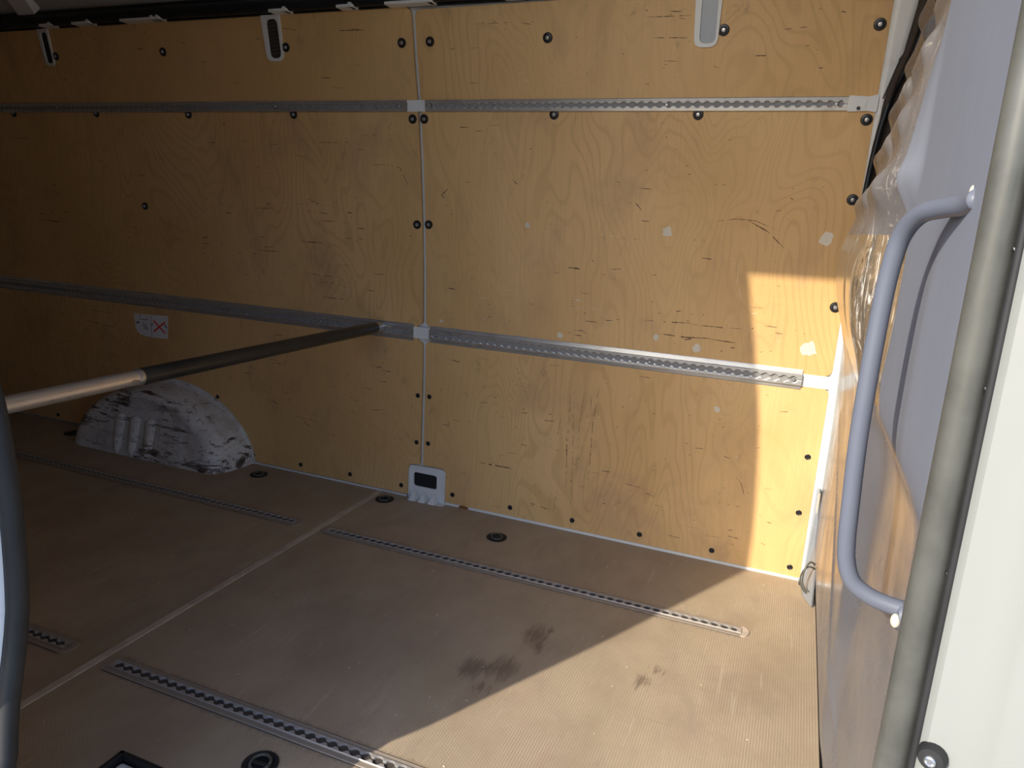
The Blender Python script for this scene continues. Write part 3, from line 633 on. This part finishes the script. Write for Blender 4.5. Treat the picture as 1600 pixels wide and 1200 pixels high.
# ---- cargo rails with the scalloped slot
def rail(name, label, group, mapf, x0, x1, u0, width, height, flange, mat, dark='slot', wr=.0096, ws=.0040, screws=()):
    """mapf(x, u, n): u across, n out of the surface"""
    t = thing(name, label, 'cargo rail', mapf(x0, u0, 0), group)
    hw = width / 2; P0 = .0254
    lip0 = .0165 if name == 'wall_rail' else .0125; dep = min(.0045, height - .0002)
    # body: channel bottom and wings
    b = bmesh.new(); n = max(2, int((x1 - x0) / .25)); rows = []
    sec = [(-hw, 0), (-hw, .0012), (-hw * .93, .0022), (-lip0, flange), (-lip0, height), (-.0115, height), (-.0115, height - dep), (.0115, height - dep), (.0115, height), (lip0, height), (lip0, flange), (hw * .93, .0022), (hw, .0012), (hw, 0)]
    # wings only to the lips: the lips are parts of their own
    for i in range(n + 1):
        x = x0 + (x1 - x0) * i / n
        rows.append([b.verts.new(mapf(x, u0 + u, max(h, 0))) for u, h in sec])
    for A, B in zip(rows, rows[1:]):
        for i in range(len(sec) - 1):
            b.faces.new((A[i], A[i+1], B[i+1], B[i]))
    b.faces.new(rows[0]); b.faces.new(rows[-1])
    body = ob('rail_body', b, mat, t)
    if name == 'floor_rail':
        b = bmesh.new(); e = hw + .0016
        for ua, ub in ((-e, -hw + .0004), (hw - .0004, e)):
            b.faces.new([b.verts.new(mapf(x, u0 + u, .0004)) for x, u in ((x0, ua), (x1, ua), (x1, ub), (x0, ub))])
        ob('edge_groove', b, 'dark', t)
    # dark slot bottom
    b = bmesh.new(); vs = [b.verts.new(mapf(x, u0 + u, height - dep + .0003)) for x, u in ((x0 + .01, -.0112), (x1 - .01, -.0112), (x1 - .01, .0112), (x0 + .01, .0112))]; b.faces.new(vs)
    ob('slot', b, dark, t)
    for sgn in (-1, 1):
        b = bmesh.new(); prev = None; x = x0
        k = int((x1 - x0) / P0); off = ((x1 - x0) - k * P0) / 2
        sm = 8; npt = int((x1 - x0) / P0 * sm)
        for i in range(npt + 1):
            x = x0 + (x1 - x0) * i / npt; s = (x - x0 - off) / P0; d = (s - round(s - .5) - .5) * P0
            w_ = max(ws, math.sqrt(max(0, wr * wr - d * d)))
            if x < x0 + .012 or x > x1 - .012: w_ = .0005
            cur = [b.verts.new(mapf(x, u0 + sgn * u, h)) for u, h in ((w_, height - dep + .0003), (w_, height + .0006), (w_ + .0018, height + .0012), (lip0 - .001, height + .0012), (lip0, height))]
            if prev:
                for j in range(4): b.faces.new((prev[j], prev[j+1], cur[j+1], cur[j]))
            prev = cur
        ob('slotted_lip', b, 'tooth' if name == 'floor_rail' else mat, t)
    return t
wm = lambda x, u, n: wp(x, u, n)
rail('wall_rail', 'long upper aluminium cargo rail left of the white seam', 'wall cargo rails', wm, XL + .02, -.042, 1.3325, .034, .006, .003, 'alu', wr=.0080, ws=.0034)
rail('wall_rail', 'upper aluminium cargo rail right of the white seam', 'wall cargo rails', wm, .024, 1.222, 1.3325, .034, .006, .003, 'alu', wr=.0080, ws=.0034)
rail('wall_rail', 'lower aluminium cargo rail left of the white seam, the pole ends on it', 'wall cargo rails', wm, XL + .02, -.040, .607, .058, .010, .004, 'alu')
rail('wall_rail', 'lower aluminium cargo rail right of the white seam, reaching the sunlit end', 'wall cargo rails', wm, .024, 1.212, .607, .058, .010, .004, 'alu')
fm = lambda x, u, n: Vector((x, u, n))
FG = 'floor cargo rails'
rail('floor_rail', 'floor rail near the plywood wall, ending in the sunlit corner', FG, fm, -.128, 1.150, -.378, .048, .0036, .0012, 'alud', dark='fslot', wr=.0100, ws=.0028)
rail('floor_rail', 'floor rail running past the wheel arch', FG, fm, XL + .05, -.250, -.378, .048, .0036, .0012, 'alud', dark='fslot', wr=.0100, ws=.0028)
rail('floor_rail', 'nearest floor rail, running out of the bottom of the picture', FG, fm, -.122, 1.06, -1.166, .050, .0036, .0012, 'alud', dark='fslot', wr=.0100, ws=.0028)
rail('floor_rail', 'short visible end of a floor rail beside the left door seal', FG, fm, XL + .05, -.262, -1.166, .050, .0036, .0012, 'alud', dark='fslot', wr=.0100, ws=.0028)
for x, y, s in ((1.157, -.378, 1), (-.136, -.378, -1), (-.130, -1.166, -1), (-.244, -.378, 1), (-.256, -1.166, 1)):
    pts = [(x + s * (-.008), y - .024), (x - s * .008, y + .024)] + [(x + s * (-.004 + .016 * math.sin(PI * k / 8)), y + .024 * math.cos(PI * k / 8)) for k in range(9)]
    b = bmesh.new(); f = b.faces.new([b.verts.new((px, py, 0)) for px, py in pts]); r = bmesh.ops.extrude_face_region(b, geom=[f])
    for v in r['geom']:
        if isinstance(v, bmesh.types.BMVert): v.co.z = .0026
    near = min((o for o in COL.objects if o.name.startswith('floor_rail')), key=lambda o: min(abs(o.location.x - x) + abs(o.location.y - y), 9 if 1 else 0) if s < 0 else abs(o.location.y - y) + (0 if (o.location.x > -1) == (x > 0) else 5))
    ob('end_cap', b, 'strip' if x > 0 else 'alud', near)

# small rail screws on the wall rails
MR = bpy.data.meshes.new('rail_screw'); bm = lathe([(.0048, 0), (.0048, .0012), (.0035, .0022), (.0018, .0022), (.0015, .0012), (0, .0012)], 12); bm.to_mesh(MR); bm.free(); MR.materials.append(MAT['steel']); MR['local'] = 1
rails = [o for o in COL.objects if o.name.startswith('wall_rail')]
for o, xs, z, h in ((rails[0], (-.07, -.55, -1.05, -1.6), 1.3325, .0074), (rails[1], (.05, .465, .77, 1.195), 1.3325, .0074), (rails[2], (-.065, -.42, -.9, -1.4), .607, .0114), (rails[3], (.05, .47, .78, 1.19), .607, .0114)):
    for x in xs:
        s_ = bpy.data.objects.new('screw', MR); COL.objects.link(s_); s_.parent = o; s_.location = wp(x, z, h) - o.location; s_.rotation_euler = wrot(z)

# upper rail end bracket
t = thing('rail_end_bracket', 'white pressed steel bracket at the right end of the upper rail', 'bracket', wp(1.226, 1.332, 0))
ob('plate', sheet(fillet([(1.222, 1.314), (1.268, 1.316), (1.290, 1.312), (1.290, 1.354), (1.268, 1.349), (1.222, 1.352)], [.005, .004, .004, .004, .004, .005]), -.004, .007), 'white', t)
ob('boss', sheet(ring_pts(1.246, 1.333, .018, .013, .012), .007, .010), 'white', t, smooth=True)
ob('hole', sheet(ring_pts(1.2475, 1.322, .0045, .0045, .0044), .0101, .0106), 'black', t)

# ---- slotted tie brackets hanging down from the roof rail
def tie(x, w_, zb, label, mat_in, grille):
    t = thing('tie_bracket', label, 'bracket', wp(x, zb, 0), 'white slotted brackets along the plywood top')
    zt = 1.602; hw = w_ / 2
    outer = fillet([(x - hw, zb), (x + hw, zb), (x + hw + .004, zt), (x - hw - .004, zt)], [hw * .75, hw * .75, .004, .004], 6)
    cx = x + hw * .12; iw = hw * .68
    inner = fillet([(cx - iw, zb + .009), (cx + iw, zb + .009), (cx + iw, zt - .012), (cx - iw, zt - .012)], [iw * .8, iw * .8, iw * .8, iw * .8], 6)
    # same vertex count on both loops
    bm = ring_sheet(outer + outer[-1:] * max(0, len(inner) - len(outer)), inner + inner[-1:] * max(0, len(outer) - len(inner)), -.004, .006)
    bmesh.ops.remove_doubles(bm, verts=bm.verts, dist=1e-6)
    ob('frame', bm, 'white', t)
    ob('recess', sheet(inner, -.004, .0008), mat_in, t)
    if grille:
        for k in range(9):
            z = zb + .022 + k * (zt - zb - .044) / 8
            ob('grille_bar', sheet([(cx - iw * .8, z - .001), (cx + iw * .8, z + .002), (cx + iw * .8, z + .0045), (cx - iw * .8, z + .0015)], .001, .003), 'mesh', t)
    return t
tie(-1.575, .048, 1.477, 'white slotted bracket with dark opening, leftmost at the plywood top', 'dark', False)
tie(-.520, .066, 1.468, 'white slotted bracket with a brown grille, between the other two at the plywood top', 'brown', True)
tie(.8610, .060, 1.468, 'white slotted bracket with a grey metal opening, at the top right of the plywood', 'bracket', False)

# cable duct above the plywood with its clips
t = thing('cable_duct', 'black cable duct running above the top edge of the plywood', 'cable duct', (XL + .02, -.14, 1.64))
ob('duct', tube([(x, -.158, 1.622) for x in (XL + .02, -1, 0, .78)], .020, 14), 'duct', t, smooth=True)
b = bmesh.new(); box(b, (XL + .02, -.156, 1.635), (.95, -.134, 1.657), bev=.004); ob('trunking', b, 'duct', t)
b = bmesh.new(); box(b, (XL + .02, -.142, 1.6005), (1.35, -.128, 1.606)); ob('ledge', b, 'duct', t)
for x0, x1, h in ((-1.547, -1.48, .018), (-1.379, -1.285, .014), (-1.142, -.98, .012), (-.99, -.955, .020), (-.50, -.426, .020), (-.245, -.183, .016), (-.075, .085, .014), (.299, .36, .014), (.40, .47, .010), (.60, .70, .010)):
    b = bmesh.new(); box(b, (x0, -.172, 1.600), (x1, -.131, 1.600 + h * .75), bev=.003)
    box(b, (x1 - .018, -.175, 1.600), (x1 - .004, -.14, 1.600 + h * .75 + .005), bev=.002); ob('clip', b, 'white', t)

# ---- wheel arch box
WA = (-1.168, .412, .275)
t = thing('wheel_arch', 'scuffed white steel wheel arch box standing against the far wall', 'wheel arch', (WA[0], -.09, 0))
b = bmesh.new(); na, nr = 56, 26; grid = []
def arch_pt(th, s):
    # s 0 at the wall outline, 1 at the middle of the front face
    c, sn = math.cos(th), math.sin(th)
    k = s
    if k < .55:
        u = k / .55; dep = .188 * math.sin(u * PI / 2) ** .8; shrink = 1 - .20 * (1 - math.cos(u * PI / 2)) ** 1.2
    else:
        u = (k - .55) / .45; dep = .188; shrink = .80 * (1 - u)
    x = WA[0] + WA[1] * c * (shrink ** (1.0)); z = WA[2] * (sn ** 1.08) * shrink
    lean = .06 * max(0, z) / WA[2]
    y = -dep + (lean if k >= .55 else lean * (k / .55) ** 2)
    if abs(x - WA[0] - .01) < .4: pass
    return Vector((x, y, z))
for i in range(na + 1):
    th = PI * i / na; grid.append([b.verts.new(arch_pt(max(1e-4, min(PI - 1e-4, th)), j / nr)) for j in range(nr + 1)])
for A, B in zip(grid, grid[1:]):
    for j in range(nr): b.faces.new((A[j], A[j+1], B[j+1], B[j]))
bmesh.ops.remove_doubles(b, verts=b.verts, dist=1e-5)
ob('shell', b, 'scuff', t, smooth='all')
for xr in (-1.283, -1.203, -1.122):
    b = bmesh.new(); n = 14; prev = None
    for i in range(n + 1):
        u = i / n; z = .002 + .160 * u; y = -.188 + .06 * z / WA[2]; e = min(1, u * 5 + .15, (1 - u) * 14 + .35)
        wv = .027 * (.60 + .40 * u) * e; hgt = .019 * e
        cur = [b.verts.new((xr + wv * c_, y + .001 - hgt * math.sqrt(max(0, 1 - c_ * c_)), z)) for c_ in (-1, -.8, -.4, 0, .4, .8, 1)]
        if prev:
            for k in range(6): b.faces.new((prev[k], prev[k+1], cur[k+1], cur[k]))
        prev = cur
    ob('rib', b, 'scuff', t, smooth='all')
fo = [(WA[0] + .420 * math.cos(PI * k / 30), .293 * max(0, math.sin(PI * k / 30)) ** 1.1) for k in range(31)]
fi = [(WA[0] + .410 * math.cos(PI * k / 30), .273 * max(0, math.sin(PI * k / 30)) ** 1.1) for k in range(31)]
b = bmesh.new(); prev = None
for (xo, zo), (xi, zi) in zip(fo, fi):
    cur = [b.verts.new((xo, -.0005, zo)), b.verts.new((xo, -.005, zo)), b.verts.new(((xo*.55+xi*.45), -.006, (zo*.55+zi*.45))), b.verts.new(((xo*.4+xi*.6), -.014, (zo*.4+zi*.6))), b.verts.new((xi, -.015, zi)), b.verts.new((xi, -.0005, zi))]
    if prev:
        for k in range(5): b.faces.new((prev[k], prev[k+1], cur[k+1], cur[k]))
    prev = cur
ob('flange', b, 'scuff', t, smooth=True)

# ---- pillar foot plate with opening
t = thing('foot_plate', 'white steel foot plate with a dark opening under the wall seam', 'metal plate', (.025, -.004, 0))
out = fillet([(-.050, -.020), (.098, -.020), (.098, .117), (.086, .127), (-.040, .124), (-.050, .114)], [0, 0, .008, .008, .008, .008], 4)
inn = ring_pts(.014, .070, .047, .026, .008, 6)
n = 28
def resample(pts, n, start):
    L = [0]; m_ = len(pts)
    for i in range(m_): L.append(L[-1] + math.dist(pts[i], pts[(i+1) % m_]))
    outp = []
    for k in range(n):
        s = (start + k / n) % 1 * L[-1]; i = max(j for j in range(m_) if L[j] <= s + 1e-9); t_ = (s - L[i]) / max(1e-9, L[i+1] - L[i]); a, c = pts[i], pts[(i+1) % m_]
        outp.append((a[0] + (c[0]-a[0]) * t_, a[1] + (c[1]-a[1]) * t_))
    return outp
def align(pts, cx, cz, n=48):
    res = []
    for k in range(n):
        a = 2 * PI * k / n; d = Vector((math.cos(a), math.sin(a))); best = None
        for i in range(len(pts)):
            p, q_ = Vector(pts[i]), Vector(pts[(i+1) % len(pts)]); e = q_ - p; den = d.x * e.y - d.y * e.x
            if abs(den) < 1e-12: continue
            w0 = p - Vector((cx, cz)); tt = (w0.x * e.y - w0.y * e.x) / den; uu = (w0.x * d.y - w0.y * d.x) / den
            if tt > 0 and -1e-6 <= uu <= 1 + 1e-6 and (best is None or tt < best): best = tt
        res.append((cx + d.x * best, cz + d.y * best))
    return res
ob('plate', ring_sheet(align(out, .015, .070), align(inn, .015, .070), -.012, -.006), 'white', t)
b = ring_sheet(align(out, .015, .070), align([(x * .93 + .0017, z * .93 + .004) for x, z in out], .015, .070), -.006, .002); ob('raised_rim', b, 'white', t)
ob('opening', sheet(inn, -.0135, -.0115), 'dark', t)
for xg in (-.020, .020, .058):
    b = bmesh.new(); vs = [b.verts.new(p) for p in ((xg - .014, -.034, -.002), (xg + .014, -.034, -.002), (xg + .015, .002, -.002), (xg - .015, .002, -.002), (xg, -.006, .034))]
    for f in ((0, 1, 4), (1, 2, 4), (2, 3, 4), (3, 0, 4), (0, 1, 2, 3)): b.faces.new([vs[i] for i in f])
    ob('gusset', b, 'white', t)
b = bmesh.new(); box(b, (-.048, -.028, -.018), (.100, .004, -.004), bev=.002); ob('toe', b, 'white', t)

# near pillar foot showing in the floor cut-out at the bottom edge
t = thing('floor_recess', 'pale painted steel in the cut-out at the bottom left floor edge', 'floor recess', (.186, -1.45, -.02))
b = bmesh.new(); box(b, (.130, -1.68, -.022), (.245, -1.356, -.010), bev=.006); ob('tread', b, 'white', t)
b = bmesh.new()
for lo, hi in (((.117, -1.68, -.02), (.126, -1.344, .002)), ((.117, -1.353, -.02), (.256, -1.344, .002)), ((.247, -1.68, -.02), (.256, -1.344, .002))): box(b, lo, hi, bev=.002)
ob('rubber_edge', b, 'seald', t)

# ---- lashing rings sunk in the floor
def ring_thing():
    t = thing('lashing_ring', 'x', 'lashing ring', (0, 0, 0), 'lashing rings sunk in the floor')
    ob('cup', lathe([(.033, .0005), (.0335, .0022), (.031, .0028), (.028, .0012), (.026, .0008), (0, .0006)], 28), 'seald', t, smooth=True)
    ob('well', lathe([(.025, .0010), (.0249, .0016), (0, .0012)], 24), 'dark', t)
    ob('ring', tube([(.018 * math.cos(2*PI*k/24), .019 * math.sin(2*PI*k/24), .0045 + .0015 * math.sin(2*PI*k/24)) for k in range(25)], .003, 8), 'steel' if 0 else 'wirem', t, smooth='all')
    b = bmesh.new(); box(b, (-.022, -.005, .001), (.022, .003, .006), bev=.0015); ob('hinge_bar', b, 'seald', t)
    return t
r0 = ring_thing()
for i, (x, y, a, lab) in enumerate(((.372, -.165, .3, 'lashing ring in the floor before the right plywood panel'), (-.108, -.068, 0, 'lashing ring at the wall end of the floor seam'), (-.650, -.094, .5, 'lashing ring at the right foot of the wheel arch'),
                                    (-1.655, -.094, .2, 'lashing ring behind the left foot of the wheel arch'), (.368, -1.263, .1, 'lashing ring cut off by the bottom edge of the picture'))):
    o = r0 if i == 0 else copy_tree(r0)
    o.location = (x, y, 0); o.rotation_euler.z = a; o['label'] = lab

# ---- paper sticker with a red cross
t = thing('sticker', 'torn white paper sticker with a red cross on the lower plywood', 'sticker', wp(-1.26, .45, 0))
ob('paper', sheet([(-1.356, .544), (-1.352, .484), (-1.340, .466), (-1.322, .456), (-1.262, .452), (-1.178, .456), (-1.169, .550), (-1.262, .546), (-1.318, .5445), (-1.322, .540), (-1.328, .5445)], 0, .0007), 'paper', t)
def bar(p, q_, w_, n0=.0008, n1=.0012):
    d = Vector((q_[0]-p[0], q_[1]-p[1])).normalized() * w_ / 2; nn = (-d.y, d.x)
    return sheet([(p[0]+nn[0], p[1]+nn[1]), (q_[0]+nn[0], q_[1]+nn[1]), (q_[0]-nn[0], q_[1]-nn[1]), (p[0]-nn[0], p[1]-nn[1])], n0, n1)
for p, q_ in (((-1.249, .524), (-1.190, .478)), ((-1.252, .478), (-1.187, .523))): ob('cross_stroke', bar(p, q_, .006, .0012, .0018), 'red', t)
ob('divider', bar((-1.263, .546), (-1.265, .453), .0018), 'ink', t)
for p, q_, w_ in (((-1.345, .505), (-1.328, .510), .006), ((-1.262, .504), (-1.254, .510), .005), ((-1.192, .514), (-1.178, .500), .005), ((-1.325, .524), (-1.282, .522), .0025), ((-1.305, .512), (-1.303, .482), .003), ((-1.290, .508), (-1.288, .488), .0018), ((-1.303, .500), (-1.290, .486), .0018),
                  ((-1.325, .542), (-1.318, .533), .003), ((-1.290, .530), (-1.278, .526), .0022), ((-1.293, .490), (-1.284, .480), .004)):
    ob('print_mark', bar(p, q_, w_), 'ink', t)

# ---- cargo pole from the far rail to the near side
PX, PZ = -.1614, .6165
t = thing('cargo_pole', 'telescopic cargo pole with black sleeve, spanning from the lower rail towards the doorway', 'cargo pole', (PX, -.03, PZ))
ob('end_tip', place(lathe([(.0, -.002), (.013, -.002), (.015, .004), (.0165, .012), (.0165, .045), (.0155, .052), (0, .052)], 20), Vector((PX, -.014, PZ)), Vector((0, -1, 0)).to_track_quat('Z', 'Y').to_matrix().to_4x4()), 'steel', t, smooth=True)
ob('sleeve', tube([(PX, y, PZ - (y + .03) * .000) for y in (-.062, -.066, -.3, -.6, -1.010, -1.016)], .0195, 24, radii=[.0185, .0195, .0195, .0195, .0195, .0185]), 'sleeve', t, smooth=True)
ob('collar', tube([(PX, y, PZ) for y in (-1.014, -1.018, -1.024, -1.030)], .0185, 24, radii=[.018, .0195, .0195, .018]), 'steel', t, smooth=True)
k = M('worn_tube_metal'); g = k.noise((90, 4, 90), 4); sc_ = k.noise((70, 12, 120), 5, .75, .5)
c_ = k.mix(k.ss(sc_, .60, .66, 0, .75), k.mix(g, (.58, .54, .49), (.75, .70, .64)), (.12, .09, .07)); MAT['polem'] = k.set(c_, .33, .75, .5, 0, sc_, .2, .0006)
ob('inner_tube', tube([(PX, y, PZ) for y in (-1.0, -1.2, -1.4, -1.60)], .0172, 24), 'polem', t, smooth=True)

# ---- grab handle on the bulkhead
t = thing('grab_handle', 'slate grey bent tube grab handle on the bulkhead beside the doorway', 'grab handle', (1.255, -1.3, .6))
pathh = [(1.3015, -1.425, 1.040), (1.297, -1.400, 1.036), (1.284, -1.365, 1.034), (1.270, -1.335, 1.028), (1.260, -1.312, 1.008), (1.2555, -1.303, .975), (1.2535, -1.300, .930), (1.2525, -1.300, .86), (1.253, -1.300, .78), (1.2565, -1.300, .70), (1.2585, -1.300, .665), (1.2625, -1.300, .637), (1.272, -1.302, .616), (1.290, -1.305, .605), (1.308, -1.308, .601), (1.326, -1.311, .600)]
ob('tube', tube(smooth_path(pathh, 6), .0098, 20), 'tube', t, smooth='all')
for p, d in (((1.302, -1.418, 1.045), (-1, 0, 0)), ((1.322, -1.311, .592), (-1, 0, 0))):
    ob('end_foot', place(lathe([(.017, -.003), (.016, .002), (.011, .004), (.0, .004)], 18), Vector(p), Vector(d).to_track_quat('Z', 'Y').to_matrix().to_4x4()), 'tube', t, smooth=True)
for p in ((1.318, -1.322, .590), (1.300, -1.412, 1.046)):
    b = bmesh.new(); bmesh.ops.create_icosphere(b, subdivisions=2, radius=.0075); b.transform(Matrix.Translation(p) @ Matrix.Diagonal((.7, 1, 1.1, 1))); ob('bolt_cap', b, 'filler', t, smooth='all')

# ---- grey steel bracket and cable loop at the foot of the corner
t = thing('corner_bracket', 'grey steel bracket at the floor corner below the bulkhead', 'bracket', (1.305, -.05, 0))
b = bmesh.new(); pts = [(1.294, -.020, .0), (1.294, -.020, .30), (1.302, -.022, .30), (1.312, -.05, .16), (1.318, -.09, .10), (1.318, -.16, .004), (1.296, -.10, .002), (1.292, -.06, .002)]
vs = [b.verts.new(p) for p in pts]; b.faces.new((vs[0], vs[1], vs[2], vs[3], vs[7])); b.faces.new((vs[7], vs[3], vs[4], vs[6])); b.faces.new((vs[6], vs[4], vs[5]))
r = bmesh.ops.extrude_face_region(b, geom=b.faces[:])
for v in r['geom']:
    if isinstance(v, bmesh.types.BMVert): v.co += Vector((.004, .004, 0))
ob('plate', b, 'bracket', t)
b = bmesh.new(); prev = None
ob('fold', tube([(1.302, -.030, .02), (1.304, -.032, .15), (1.303, -.028, .29)], .0035, 8), 'strip', t, smooth=True)
t = thing('cable_loop', 'thin cable tied in a loop at the floor corner by the bulkhead', 'cable', (1.292, -.12, .05))
ob('strand', tube(smooth_path([(1.318, -.10, .09), (1.300, -.115, .100), (1.286, -.12, .085), (1.283, -.12, .06), (1.290, -.12, .035), (1.303, -.12, .022)]), .0024, 8), 'wirem', t, smooth='all')
ob('strand', tube(smooth_path([(1.318, -.095, .100), (1.302, -.11, .112), (1.290, -.125, .092), (1.288, -.125, .06), (1.296, -.125, .038), (1.310, -.12, .028)]), .0024, 8), 'wirem', t, smooth='all')

# ---- crumbs and grit on the floor
b = bmesh.new(); rg = random.Random(3)
for i in range(110):
    x, y = rg.uniform(-1.3, 1.25), rg.uniform(-1.3, -.06); q_ = rg.uniform(.0007, .0019)
    if abs(y + .378) < .03 or abs(y + 1.166) < .03: continue
    rr = bmesh.ops.create_icosphere(b, subdivisions=1, radius=q_)
    for v in rr['verts']: v.co = Vector((v.co.x * rg.uniform(.8, 1.8) + x, v.co.y + y, max(0, v.co.z * .6 + q_ * .4)))
o = ob('floor_crumbs', b, 'filler', kind='stuff'); tag(o, 'tiny pale crumbs and grit scattered over the van floor', 'crumbs')
